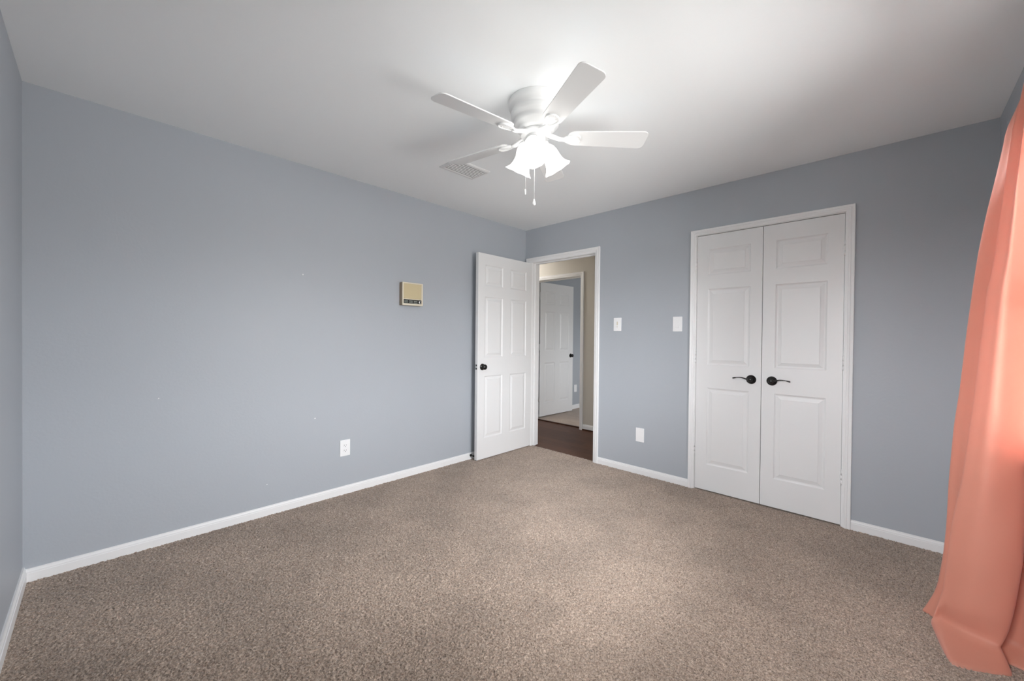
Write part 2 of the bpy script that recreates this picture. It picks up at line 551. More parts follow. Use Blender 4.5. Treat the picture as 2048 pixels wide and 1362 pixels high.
# ---------------------------------------------------------------- casings
def casing(name, label, x0, x1, ztop, wd, y, side, wd_right=None, wd_left=None, jamb=WT, stop=None, zbot=0.0, wd_top=None):
    """mitred casing round an opening plus the jamb lining; side -1: faces -y"""
    prof = [(0.0, 0.0), (0.0, 0.009), (0.08, 0.011), (0.30, 0.012), (0.36, 0.015), (0.55, 0.0165), (0.62, 0.0145), (0.80, 0.0165), (0.94, 0.0175), (1.0, 0.014), (1.0, 0.0)]
    wl = wd_left or wd
    wr = wd_right or wd
    wt_ = wd_top or wd
    rv = 0.004
    b = MB()
    vs_, fs_ = [], []
    for s, p in prof:
        yy = y + side * p
        vs_ += [(x0 - rv - s * (wl - rv), yy, zbot), (x0 - rv - s * (wl - rv), yy, ztop + rv + s * (wt_ - rv)),
                (x1 + rv + s * (wr - rv), yy, ztop + rv + s * (wt_ - rv)), (x1 + rv + s * (wr - rv), yy, zbot)]
    for k in range(len(prof) - 1):
        for j in range(3):
            fs_.append((k * 4 + j, k * 4 + j + 1, (k + 1) * 4 + j + 1, (k + 1) * 4 + j))
    b.add(vs_, fs_)
    o = tag(b.build(name, M_TRIM), label, 'door frame', kind='structure')
    # jamb lining
    j = MB()
    e = 0.0005
    ya, yb = y, y - side * jamb
    zb = zbot
    T = 0.0195
    pts = [(x0 - T, zb), (x0 - T, ztop + T), (x1 + T, ztop + T), (x1 + T, zb), (x1, zb), (x1, ztop), (x0, ztop), (x0, zb)]
    n = len(pts)
    vs_ = [(px, ya + side * e, pz) for px, pz in pts] + [(px, yb - side * e, pz) for px, pz in pts]
    fs_ = [(0, 1, 6, 7), (1, 2, 5, 6), (2, 3, 4, 5), (8, 9, 14, 15), (9, 10, 13, 14), (10, 11, 12, 13)]
    fs_ += [(i, (i + 1) % n, n + (i + 1) % n, n + i) for i in range(n)]
    j.add(vs_, fs_)
    j.build('jamb', M_TRIM, o)
    if stop:
        s0, s1 = stop
        k = MB()
        d = 0.011
        pts = [(x0, zb), (x0, ztop), (x1, ztop), (x1, zb), (x1 - d, zb), (x1 - d, ztop - d), (x0 + d, ztop - d), (x0 + d, zb)]
        vs_ = [(px, s0, pz) for px, pz in pts] + [(px, s1, pz) for px, pz in pts]
        k.add(vs_, fs_)
        k.build('stop_moulding', M_TRIM, o)
    return o

t1 = casing('trim_1', 'white door frame around the open bedroom doorway', *DOOR_IN, 0.057, 0.0, -1, stop=(0.040, 0.072), wd_left=0.0895)
casing('trim_2', 'white frame around the double closet doors', *CLO_IN, 0.048, 0.0, -1, wd_right=0.0515, wd_top=0.046, stop=(0.042, 0.07))
casing('trim_3', 'white door frame in the beige hall wall', *HD_IN, 0.056, HALL_Y, -1, stop=(HALL_Y + 0.045, HALL_Y + 0.078), zbot=-0.010)
# strike plate on the hidden side of the right jamb
b = MB(); b.box((DOOR_IN[1] - 0.0015, 0.006, 0.905), (DOOR_IN[1] + 0.0005, 0.034, 0.96))
b.build('strike_plate', M_METAL, t1)

# ---------------------------------------------------------------- moulded panel door leaf
def leaf_mesh(w_, t_, h_, panels):
    """u 0..w, v 0..t, z 0..h ; panels both sides"""
    prof = [(0.0, 0.0), (0.004, 0.0030), (0.010, 0.0062), (0.016, 0.0066), (0.020, 0.0058), (0.036, 0.0020), (0.039, 0.0004)]
    b = MB()
    us = sorted({0, w_, *[p[0] for p in panels], *[p[1] for p in panels]})
    zs = sorted({0, h_, *[p[2] for p in panels], *[p[3] for p in panels]})
    for side in (0, 1):
        def V(u, z, d):
            return (u, d if side == 0 else t_ - d, z)
        for i in range(len(us) - 1):
            for j in range(len(zs) - 1):
                c = (us[i], us[i + 1], zs[j], zs[j + 1])
                isp = any(abs(c[0] - p[0]) < 1e-6 and abs(c[1] - p[1]) < 1e-6 and abs(c[2] - p[2]) < 1e-6 and abs(c[3] - p[3]) < 1e-6 for p in panels)
                if not isp:
                    b.add([V(c[0], c[2], 0), V(c[1], c[2], 0), V(c[1], c[3], 0), V(c[0], c[3], 0)], [(0, 1, 2, 3)])
                    continue
                vs_ = []
                for s, d in prof:
                    vs_ += [V(c[0] + s, c[2] + s, d), V(c[1] - s, c[2] + s, d), V(c[1] - s, c[3] - s, d), V(c[0] + s, c[3] - s, d)]
                fs_ = []
                for k in range(len(prof) - 1):
                    for q in range(4):
                        fs_.append((k * 4 + q, k * 4 + (q + 1) % 4, (k + 1) * 4 + (q + 1) % 4, (k + 1) * 4 + q))
                k = len(prof) - 1
                fs_.append((k * 4, k * 4 + 1, k * 4 + 2, k * 4 + 3))
                b.add(vs_, fs_)
    # rim
    for a, c in zip(us[:-1], us[1:]):
        for z in (0, h_):
            b.add([(a, 0, z), (c, 0, z), (c, t_, z), (a, t_, z)], [(0, 1, 2, 3)])
    for a, c in zip(zs[:-1], zs[1:]):
        for u in (0, w_):
            b.add([(u, 0, a), (u, 0, c), (u, t_, c), (u, t_, a)], [(0, 1, 2, 3)])
    return b

def rows(cols, z0=0.0):
    out = []
    for u0, u1 in cols:
        for a, c in ((0.218, 0.835), (1.02, 1.625), (1.735, 1.942)):
            out.append((u0, u1, a - z0, c - z0))
    return out

def hinge_barrel(parent, x, y, z, r=0.006, h=0.10):
    b = MB()
    for k in range(3):
        za = z - h / 2 + k * h / 3
        b.lathe([(0, za + .0005), (r, za + .0005), (r, za + h / 3 - .0005), (0, za + h / 3 - .0005)], 12, Matrix.Translation((x, y, 0)))
    b.lathe([(0, z + h / 2), (r * 0.7, z + h / 2), (r * 0.5, z + h / 2 + 0.005), (0, z + h / 2 + 0.006)], 10, Matrix.Translation((x, y, 0)))
    return b.build('hinge', M_DOOR, parent)

def knob_mesh(r=0.027, length=0.058):
    """rosette plus round knob along +z"""
    prof = [(0, 0), (0.031, 0), (0.033, 0.003), (0.031, 0.007), (0.020, 0.011), (0.0135, 0.013), (0.012, 0.020), (0.0125, length - 0.032)]
    rose = list(prof)
    kn = []
    for i in range(9):
        a = math.radians(-62 + i * (62 + 90) / 8)
        kn.append((r * math.cos(a), length - 0.020 + 0.019 * math.sin(a)))
    kn[-1] = (0, kn[-1][1])
    return rose, kn

def add_knob(parent, loc, direction):
    d = Vector(direction).normalized()
    q = d.to_track_quat('Z', 'Y').to_matrix().to_4x4()
    q.translation = Vector(loc)
    rose, kn = knob_mesh()
    b = MB(); b.lathe(rose + kn, 28, q)
    return b.build('door_knob', M_BLACK, parent)

# bedroom door, folded open against the left wall
LT = 0.035
door1 = empty('door_1', (DOOR_IN[0] - 0.004, -0.010, 0.0))
tag(door1, 'white six-panel bedroom door standing open against the left wall', 'door', kind='structure')
DW = 0.803
six = rows([(0.092, 0.345), (0.458, 0.711)], 0.012)
# local u runs to -y, thickness to -x
lf = leaf_mesh(DW, LT, 2.04, six)
lf.v = [(-v[1], -v[0], v[2] + 0.012) for v in lf.v]
lf.build('door_leaf', M_DOOR, door1)
ky = -(DW - 0.063)
k1 = add_knob(door1, (0.0, ky, 0.928), (1, 0, 0))
k2 = add_knob(door1, (-LT, ky, 0.928), (-1, 0, 0))
b = MB()
b.box((-LT * 0.5 - 0.012, -DW - 0.0006, 0.90), (-LT * 0.5 + 0.012, -DW + 0.0015, 0.957))
lp = b.build('latch_plate', M_METAL, door1)
b = MB()
b.box((-LT * 0.5 - 0.008, -DW - 0.0016, 0.937), (-LT * 0.5 + 0.008, -DW - 0.0004, 0.952))
b.build('screw', M_BLACK, lp)
b = MB()
b.box((-LT * 0.5 - 0.008, -DW - 0.0016, 0.905), (-LT * 0.5 + 0.008, -DW - 0.0004, 0.920))
b.build('screw', M_BLACK, lp)
b = MB()
b.box((-LT * 0.5 - 0.006, -DW - 0.009, 0.9225), (-LT * 0.5 + 0.006, -DW - 0.0004, 0.9345))
b.build('latch_bolt', M_METAL, lp)
door1.rotation_euler.z = math.radians(0.6)
for z in (0.325, 1.075, 1.825):
    hinge_barrel(door1, -LT - 0.004, 0.002, z)

# far room door seen through the hall
door4 = empty('door_4', (-0.828, 1.262, 0.0), 0)
tag(door4, 'white six-panel door ajar in the room across the hall', 'door', kind='structure')
FW = 0.815
six2 = rows([(0.105, 0.352), (0.464, 0.712)], 0.018)
lf = leaf_mesh(FW, LT, 2.047, six2)
ang = math.atan2(2.080 - 1.262, -0.800 + 0.828)
ca, sa = math.cos(ang), math.sin(ang)
# u along direction (ca,sa); visible face on the +x side
lf.v = [(v[0] * ca - v[1] * sa, v[0] * sa + v[1] * ca, v[2] + 0.018) for v in lf.v]
lf.build('door_leaf', M_DOOR, door4)
ku = FW - 0.062
nx, ny = -sa, ca     # towards the wall
add_knob(door4, (ku * ca, ku * sa, 0.931), (-nx, -ny, 0))
add_knob(door4, (ku * ca + nx * LT, ku * sa + ny * LT, 0.931), (nx, ny, 0))
for z in (0.30, 1.075, 1.86):
    b = MB()
    b.box((-0.004, -0.030, z - 0.048), (0.0, 0.004, z + 0.048))
    b.build('hinge', M_METAL, door4)

# closet doors
def closet(name, label, x0, x1, panel, hx, hinge_x, handle_dir):
    e = empty(name, (0, 0, 0))
    tag(e, label, 'door', kind='structure')
    lf = leaf_mesh(x1 - x0, LT, 2.044, rows([(panel[0] - x0, panel[1] - x0)], 0.012))
    lf.v = [(v[0] + x0, v[1] + 0.004, v[2] + 0.012) for v in lf.v]
    lf.build('door_leaf', M_DOOR, e)
    for z in (0.325, 1.075, 1.828):
        hinge_barrel(e, hinge_x, -0.0035, z, 0.0065, 0.098)
    # domed rose with a wavy lever
    b = MB()
    q = Matrix.Translation((hx, 0.004, 0.926)) @ Matrix.Rotation(math.radians(90), 4, 'X')
    b.lathe([(0, 0), (0.0325, 0), (0.0335, 0.003), (0.031, 0.007), (0.026, 0.009), (0.024, 0.0125), (0.017, 0.016), (0.014, 0.018), (0.013, 0.030),
             (0.0155, 0.033), (0.0155, 0.040), (0.011, 0.0445), (0, 0.046)], 32, q)
    h = b.build('lever_handle', M_BLACK, e)
    s = handle_dir
    pts, rads = [], []
    for i in range(15):
        t = i / 14
        px = hx + s * (0.004 + 0.112 * t)
        pz = 0.926 - 0.002 * math.sin(t * 3.1) + 0.011 * math.sin(max(0, t - 0.1) * 3.9) + 0.009 * t
        py = -0.033 - 0.006 * math.sin(t * math.pi)
        pts.append((px, py, pz))
        rads.append(0.0075 - 0.0045 * math.sin(min(1, t * 1.35) * math.pi / 2) + 0.0018 * (t > 0.8))
    b = MB(); b.tube(pts, rads, 12)
    b.build('lever', M_BLACK, h)
    return e
c_mid = 2.3455
closet('door_2', 'left white panelled closet door with black lever handle', CLO_IN[0] + 0.002, c_mid - 0.0018, (1.968, 2.266), 2.280, CLO_IN[0] - 0.004, -1)
closet('door_3', 'right white panelled closet door with black lever handle', c_mid + 0.0018, CLO_IN[1] - 0.002, (2.427, 2.722), 2.412, CLO_IN[1] + 0.002, 1)

# ---------------------------------------------------------------- spring door stop on the left baseboard
ds = empty('door_stop', (0.012, -0.803, 0.042))
tag(ds, 'small black door stop screwed to the baseboard behind the open door', 'door stop')
rot = Matrix.Rotation(math.radians(90), 4, 'Y')
b = MB(); b.lathe([(0, -0.0005), (0.013, -0.0005), (0.0135, 0.004), (0.008, 0.007), (0, 0.007)], 20, rot)
b.build('base', M_RUBBER, ds)
b = MB(); b.tube([(0.006, 0, 0), (0.040, 0, 0)], 0.0045, 10)
b.build('rod', M_RUBBER, ds)
b = MB(); b.lathe([(0, 0.038), (0.009, 0.038), (0.010, 0.044), (0.008, 0.049), (0, 0.0495)], 18, rot)
b.build('tip', M_RUBBER, ds)

# ---------------------------------------------------------------- wall plates
def plate(name, label, cat, loc, facing, kind):
    """local frame: plate in x-z plane, front towards -y"""
    e = empty(name, loc, {'-y': 0, '+x': math.radians(90)}[facing])
    tag(e, label, cat)
    rx = Matrix.Rotation(math.radians(90), 4, 'X')
    hp = 0.124
    wp = 0.078
    b = MB()
    b.prism(rrect(wp, hp, 0.004), -0.0005, 0.0055, rx)
    b.build('cover_plate', M_PLATE, e, bevel=0.0018)
    def bx(x0, x1, z0, z1, d0, d1, nm, m, par=e, bv=0.0006):
        q = MB(); q.box((x0, -d1, z0), (x1, -d0, z1))
        return q.build(nm, m, par, bevel=bv)
    if kind == 'duplex':
        for s in (1, -1):
            q = MB()
            q.prism([(x, y + s * 0.0195) for x, y in rrect(0.033, 0.028, 0.011)], 0.005, 0.0075, rx)
            f = q.build('receptacle', M_PLATE, e)
            zc = s * 0.0195
            bx(-0.0085, -0.0060, zc - 0.002, zc + 0.007, 0.0070, 0.0078, 'slot', M_SLOT, f, 0)
            bx(0.0060, 0.0085, zc - 0.002, zc + 0.006, 0.0070, 0.0078, 'slot', M_SLOT, f, 0)
            q = MB(); q.lathe([(0, 0.0070), (0.0028, 0.0070), (0.0028, 0.0078), (0, 0.0078)], 12, rx @ Matrix.Translation((0, zc - 0.008, 0)))
            q.build('slot', M_SLOT, f)
        q = MB(); q.lathe([(0, 0.005), (0.003, 0.005), (0.003, 0.0064), (0, 0.0068)], 12, rx)
        q.build('screw', M_PLATE, e)
    elif kind == 'slider':
        fr = MB(); fr.prism(rrect(0.034, 0.067, 0.002), 0.005, 0.0070, rx)
        f = fr.build('switch_frame', M_PLATE, e)
        bx(-0.006, 0.006, -0.026, 0.026, 0.0065, 0.0080, 'slot', M_CREAM, f, 0.0003)
        bx(-0.0085, 0.0085, -0.020, -0.008, 0.0075, 0.014, 'slider', M_PLATE, f, 0.001)
        for z in (0.0485, -0.0485):
            q = MB(); q.lathe([(0, 0.005), (0.003, 0.005), (0.003, 0.0062), (0, 0.0065)], 12, rx @ Matrix.Translation((0, z, 0)))
            q.build('screw', M_PLATE, e)
    elif kind == 'rocker':
        fr = MB(); fr.prism(rrect(0.035, 0.069, 0.002), 0.005, 0.0066, rx)
        fr.build('switch_frame', M_PLATE, e)
        q = MB()
        x0, x1 = -0.0145, 0.0145
        q.add([(x0, -0.0068, -0.031), (x1, -0.0068, -0.031), (x1, -0.0068, 0.031), (x0, -0.0068, 0.031),
               (x0, -0.0115, -0.030), (x1, -0.0115, -0.030), (x1, -0.0085, 0.0), (x0, -0.0085, 0.0), (x1, -0.0078, 0.030), (x0, -0.0078, 0.030)],
              [(0, 1, 5, 4), (4, 5, 6, 7), (7, 6, 8, 9), (9, 8, 2, 3), (0, 4, 7, 9, 3), (1, 2, 8, 6, 5)])
        q.build('rocker', M_PLATE, e)
    else:
        for z in (0.030, -0.030):
            q = MB(); q.lathe([(0, 0.005), (0.003, 0.005), (0.003, 0.0062), (0, 0.0065)], 12, rx @ Matrix.Translation((0, z, 0)))
            q.build('screw', M_PLATE, e)
    return e

plate('wall_outlet', 'white duplex outlet low on the left blue-grey wall', 'outlet', (0, -2.0615, 0.3585), '+x', 'duplex')
plate('light_switch', 'white slider switch on the wall just right of the doorway', 'light switch', (1.1715, 0, 1.354), '-y', 'slider')
plate('light_switch', 'white rocker switch on the wall beside the closet frame', 'light switch', (1.7305, 0, 1.349), '-y', 'rocker')
plate('wall_plate', 'blank white plate low on the wall between doorway and closet', 'wall plate', (1.4075, 0, 0.356), '-y', 'blank')
plate('wall_outlet', 'tiny white wall outlet in the far room past its open door', 'outlet', (FX, 2.345, 0.350), '+x', 'blank')

# ---------------------------------------------------------------- old intercom box on the left wall
ic = empty('intercom_panel', (0, -1.5015, 1.4905))
tag(ic, 'square cream intercom box with tan grille and black strip on the left wall', 'intercom')
IW, IH, ID = 0.1, 0.192, 0.05
b = MB(); b.box((-0.0005, -IW, 0), (ID - 0.006, IW, IH))
b.build('housing', M_TANSIDE, ic, bevel=0.002)
b = MB()
bw = 0.0105
for a in ((-IW - 0.001, -IW + bw, 0, IH), (IW - bw - 0.004, IW + 0.001, 0, IH), (-IW + bw, IW - bw - 0.004, IH - 0.008, IH), (-IW + bw, IW - bw - 0.004, 0, 0.014)):
    b.box((ID - 0.008, a[0], a[2] - 0.001), (ID + 0.001, a[1], a[3] + 0.001))
b.build('front_frame', M_CREAM, ic, bevel=0.0015)
b = MB(); b.box((ID - 0.007, -IW + bw, 0.055), (ID - 0.002, IW - bw - 0.003, IH - 0.008))
b.build('speaker_grille', M_TAN, ic)
b = MB(); b.box((ID - 0.007, -IW + bw, 0.012), (ID - 0.0005, IW - bw - 0.003, 0.049))
st = b.build('control_strip', M_STRIP, ic)
b = MB(); b.box((ID - 0.006, -IW + bw, 0.049), (ID - 0.0008, IW - bw - 0.003, 0.055))
b.build('strip_ledge', M_CREAM, ic)
for yy in (-0.077, 0.074):
    b = MB(); b.lathe([(0, 0), (0.0032, 0), (0.0030, 0.0018), (0, 0.0022)], 12, Matrix.Translation((ID - 0.0022, yy, 0.059)) @ rot)
    b.build('screw', M_TANSIDE, ic)
for yc in (-0.0655, -0.019, 0.027):
    b = MB()
    for zz, ww, hh in ((0.0375, 0.034, 0.0022), (0.0215, 0.036, 0.0016)):
        b.box((ID - 0.0006, yc - ww / 2, zz - hh / 2), (ID + 0.0002, yc + ww / 2, zz + hh / 2))
    for q in range(5):
        yq = yc - 0.015 + q * 0.0072
        b.box((ID - 0.0006, yq, 0.0285), (ID + 0.0002, yq + 0.0042, 0.0315))
    b.build('print', M_INK, st)
b = MB()
n = 14
outer = [(0.073 + 0.0125 * math.cos(math.radians(90 + 180 * i / n)), 0.0305 + 0.0105 * math.sin(math.radians(90 + 180 * i / n))) for i in range(n + 1)]
inner = [(0.0765 + 0.006 * math.cos(math.radians(270 - 180 * i / n)), 0.0305 + 0.0085 * math.sin(math.radians(270 - 180 * i / n))) for i in range(n + 1)]
pl = outer + inner
nn = len(pl)
b.add([(ID + 0.0006, y, z) for y, z in pl] + [(ID - 0.001, y, z) for y, z in pl],
      [tuple(range(nn)), tuple(range(2 * nn - 1, nn - 1, -1))] + [(i, (i + 1) % nn, nn + (i + 1) % nn, nn + i) for i in range(nn)])
b.build('dial', M_PLATE, st)

# little spackled nail holes on the left wall
for (yy, zz, r) in ((-2.37, 1.658, 0.005), (-3.143, 0.852, 0.0035), (-2.283, 0.616, 0.006), (-2.591, 0.211, 0.0035)):
    b = MB()
    pts = [(r * (0.7 + 0.5 * random.random()) * math.cos(a * 0.785), r * (0.7 + 0.5 * random.random()) * math.sin(a * 0.785)) for a in range(8)]
    b.add([(0.0012, 0, 0)] + [(0.0002, p[0], p[1]) for p in pts], [(0, i + 1, (i + 1) % 8 + 1) for i in range(8)])
    o = b.build('spackle_patch', M_SPACKLE, bpy.data.objects['wall_left'])
    o.location = (0, yy, zz)

# ---------------------------------------------------------------- ceiling register
vx0, vx1, vy0, vy1 = 0.686, 0.893, -1.694, -1.386
vent = empty('ceiling_vent', (0, 0, H))
tag(vent, 'white slatted air vent in the ceiling behind a fan blade', 'air vent')
b = MB()
fr_ = 0.022
outer = [(vx0, vy0), (vx1, vy0), (vx1, vy1), (vx0, vy1)]
mid = [(vx0 + 0.010, vy0 + 0.010), (vx1 - 0.010, vy0 + 0.010), (vx1 - 0.010, vy1 - 0.010), (vx0 + 0.010, vy1 - 0.010)]
inn = [(vx0 + fr_, vy0 + fr_), (vx1 - fr_, vy0 + fr_), (vx1 - fr_, vy1 - fr_), (vx0 + fr_, vy1 - fr_)]
vs_ = [(x, y, 0.0005) for x, y in outer] + [(x, y, -0.003) for x, y in outer] + [(x, y, -0.010) for x, y in mid] + [(x, y, -0.010) for x, y in inn] + [(x, y, -0.001) for x, y in inn]
fs_ = []
for k in range(4):
    for i in range(4):
        fs_.append((k * 4 + i, k * 4 + (i + 1) % 4, (k + 1) * 4 + (i + 1) % 4, (k + 1) * 4 + i))
b.add(vs_, fs_)
b.build('frame', M_FAN, vent)
b = MB(); b.box((vx0 + fr_, vy0 + fr_, -0.0012), (vx1 - fr_, vy1 - fr_, 0.0005))  # flat dark panel stands in for the shaded duct behind the slats
b.build('duct_shade_panel', M_DUCT, vent)
ns = 8
for i in range(ns):
    x = vx0 + fr_ + 0.011 + i * (vx1 - vx0 - 2 * fr_ - 0.018) / (ns - 1)
    b = MB()
    tilt = -0.003
    b.add([(x - 0.001, vy0 + fr_ - 0.002, -0.004), (x + 0.001, vy0 + fr_ - 0.002, -0.004), (x + 0.001 + tilt, vy0 + fr_ - 0.002, -0.0092), (x - 0.001 + tilt, vy0 + fr_ - 0.002, -0.0092),
           (x - 0.001, vy1 - fr_ + 0.002, -0.004), (x + 0.001, vy1 - fr_ + 0.002, -0.004), (x + 0.001 + tilt, vy1 - fr_ + 0.002, -0.0092), (x - 0.001 + tilt, vy1 - fr_ + 0.002, -0.0092)],
          [(0, 1, 2, 3), (7, 6, 5, 4), (0, 4, 5, 1), (1, 5, 6, 2), (2, 6, 7, 3), (3, 7, 4, 0)])
    b.build('slat', M_FAN, vent)
b = MB(); b.tube([(vx1 - 0.012, vy0 + 0.006, -0.009), (vx1 - 0.012, vy0 + 0.022, -0.016)], 0.003, 8)
b.build('lever', M_FAN, vent)

# ---------------------------------------------------------------- ceiling fan
FXC, FYC, FZB = 1.698, -1.811, 2.262
fan = empty('ceiling_fan', (FXC, FYC, H))
tag(fan, 'white five-blade ceiling fan with three lit bell shades', 'ceiling fan')
def Z(z): return z - H
b = MB()
b.lathe([(0, Z(2.4405)), (0.140, Z(2.4405)), (0.142, Z(2.436)), (0.142, Z(2.412)), (0.139, Z(2.404)), (0.128, Z(2.396)), (0.124, Z(2.390)), (0.126, Z(2.384)),
         (0.131, Z(2.378)), (0.131, Z(2.362)), (0.126, Z(2.354)), (0.116, Z(2.347)), (0.113, Z(2.341)), (0.116, Z(2.335)), (0.117, Z(2.322)), (0.110, Z(2.312)),
         (0.098, Z(2.306)), (0.096, Z(2.300)), (0.090, Z(2.290)), (0.070, Z(2.283)), (0, Z(2.283))], 64)
b.build('motor_housing', M_FAN, fan)
b = MB()
b.lathe([(0, Z(2.284)), (0.078, Z(2.284)), (0.080, Z(2.280)), (0.080, Z(2.270)), (0.074, Z(2.264)), (0, Z(2.264))], 48)
b.build('flywheel', M_FAN, fan)
b = MB()
b.lathe([(0, Z(2.266)), (0.047, Z(2.266)), (0.0505, Z(2.262)), (0.0505, Z(2.222)), (0.046, Z(2.214)), (0.034, Z(2.206)), (0.016, Z(2.200)), (0.010, Z(2.190)), (0.006, Z(2.183)), (0, Z(2.181))], 40)
b.build('light_fitter', M_FAN, fan)

BL_R0, BL_R1 = 0.165, 0.575
def blade_outline():
    pts = []
    w0, w1 = 0.050, 0.062
    L0, L1 = BL_R0, BL_R1
    # root rounded, tip with rounded corners
    def arc(cx, cy, r, a0, a1, n=6):
        return [(cx + r * math.cos(math.radians(a0 + (a1 - a0) * i / n)), cy + r * math.sin(math.radians(a0 + (a1 - a0) * i / n))) for i in range(n + 1)]
    pts += arc(L0 + 0.035, -w0 + 0.035, 0.035, 180, 270)
    pts += arc(L1 - 0.028, -w1 + 0.028, 0.028, 270, 360)
    pts += arc(L1 - 0.028, w1 - 0.028, 0.028, 0, 90)
    pts += arc(L0 + 0.035, w0 - 0.035, 0.035, 90, 180)
    return pts
PITCHB = math.radians(-12)
def make_blade(i, ang_deg):
    mt = Matrix.Rotation(math.radians(ang_deg), 4, 'Z') @ Matrix.Translation((0, 0, Z(FZB))) @ Matrix.Rotation(PITCHB, 4, 'X')
    b = MB()
    b.prism(blade_outline(), -0.003, 0.003, mt)
    o = b.build('fan_blade', M_FAN, fan, bevel=0.001)
    # blade iron: arm from flywheel, widening into a ring-shaped paddle under the blade
    b = MB()
    m2 = Matrix.Rotation(math.radians(ang_deg), 4, 'Z')
    pts = [(0.060, 0, Z(2.272)), (0.085, 0, Z(2.268)), (0.105, 0.0, Z(2.262)), (0.125, 0, Z(2.255)), (0.150, 0, Z(2.2535))]
    for sgn in (1, -1):
        path = [m2 @ Vector((x, sgn * (0.012 - 0.006 * k / 4), z)) for k, (x, y, z) in enumerate(pts)]
        b.tube(path, [0.008, 0.0075, 0.007, 0.007, 0.007], 10)
    # paddle plate (leaf shape) with raised rim
    leaf_ = []
    for k in range(33):
        t = 2 * math.pi * k / 32
        x = 0.187 + 0.048 * math.cos(t)
        y = 0.033 * math.sin(t) * (1 + 0.35 * math.cos(t))
        leaf_.append((x, y))
    b.prism(leaf_[:-1], -0.0075, -0.003, mt)
    rim = [mt @ Vector((0.187 + (x - 0.187) * 0.92, y * 0.92, -0.0085)) for x, y in leaf_]
    b.tube(rim, 0.0038, 8)
    for (x, y) in ((0.165, 0), (0.205, 0.017), (0.205, -0.017)):
        b.lathe([(0, -0.011), (0.004, -0.0092), (0.005, -0.007), (0.005, -0.003)], 10, mt @ Matrix.Translation((x, y, 0)))
    b.build('blade_iron', M_FAN, o)
    return o
for i in range(5):
    make_blade(i, -98.3 + 72 * i)

# three bell shades
SH_PROF_T = [(0.020, 0.0), (0.026, 0.004), (0.034, 0.016), (0.0395, 0.034), (0.0415, 0.052), (0.0425, 0.068), (0.0455, 0.084), (0.051, 0.098), (0.059, 0.109), (0.067, 0.117), (0.0695, 0.1205)]
def make_shade(az):
    a = math.radians(az)
    tilt = math.radians(32)
    axis = Vector((math.cos(a) * math.sin(tilt), math.sin(a) * math.sin(tilt), -math.cos(tilt)))
    base = Vector((math.cos(a) * 0.056, math.sin(a) * 0.056, Z(2.222)))
    q = axis.to_track_quat('Z', 'Y').to_matrix().to_4x4() @ Matrix.Scale(1.06, 4)
    q.translation = base
    sock = MB()
    sock.lathe([(0, -0.022), (0.017, -0.020), (0.021, -0.014), (0.022, -0.002), (0.027, 0.001), (0.027, 0.007), (0.0, 0.007)], 28, q)
    sock.tube([Vector((math.cos(a) * 0.030, math.sin(a) * 0.030, Z(2.236))), base + axis * -0.012], 0.010, 12)
    s = MB()
    n = 40
    T_ = 0.0025
    prof = SH_PROF_T + [(r - T_, z - 0.0005) for r, z in reversed(SH_PROF_T)]
    # fluted, gently waved rim
    vs_, fs_ = [], []
    for r, z in prof:
        k = max(0, (z - 0.08) / 0.04)
        for i in range(n):
            t = 2 * math.pi * i / n
            rr = r * (1 + 0.012 * k * math.cos(8 * t))
            vs_.append(q @ Vector((rr * math.cos(t), rr * math.sin(t), z + 0.001 * k * math.cos(8 * t))))
    m_ = len(prof)
    for k in range(m_):
        k2_ = (k + 1) % m_
        for i in range(n):
            j = (i + 1) % n
            fs_.append((k * n + i, k * n + j, k2_ * n + j, k2_ * n + i))
    s.add(vs_, fs_, True)
    o = s.build('lamp_shade', M_SHADE, fan)
    tag(o, 'glowing white glass shade')
    sock.build('socket', M_FAN, o)
    bl = MB()
    bl.lathe([(0, 0.008), (0.012, 0.010), (0.014, 0.026), (0.024, 0.048), (0.0285, 0.064), (0.026, 0.080), (0.015, 0.091), (0, 0.094)], 24, q)
    bl.build('bulb', M_BULB, o)
for az in (-60, 60, 180):
    make_shade(az)

def pull_chain(px, py, z0, z1, fob):
    b = MB()
    b.tube([(px, py, Z(z0)), (px, py, Z(z1))], 0.0011, 6)
    o = b.build('pull_chain', M_FAN, fan)
    q = MB()
    if fob == 'bell':
        q.lathe([(0, Z(z1 + 0.003)), (0.003, Z(z1 + 0.002)), (0.0055, Z(z1 - 0.008)), (0.0085, Z(z1 - 0.016)), (0.0085, Z(z1 - 0.024)), (0.006, Z(z1 - 0.029)), (0, Z(z1 - 0.030))], 18,
                Matrix.Translation((px, py, 0)))
    else:
        q.lathe([(0, Z(z1 + 0.002)), (0.0035, Z(z1)), (0.0042, Z(z1 - 0.022)), (0.0035, Z(z1 - 0.026)), (0, Z(z1 - 0.027))], 16, Matrix.Translation((px, py, 0)))
    q.build('fob', M_FAN, o)
pull_chain(-0.004, -0.004, 2.184, 1.940, 'bell')
pull_chain(-0.052, -0.020, 2.215, 2.000, 'bar')

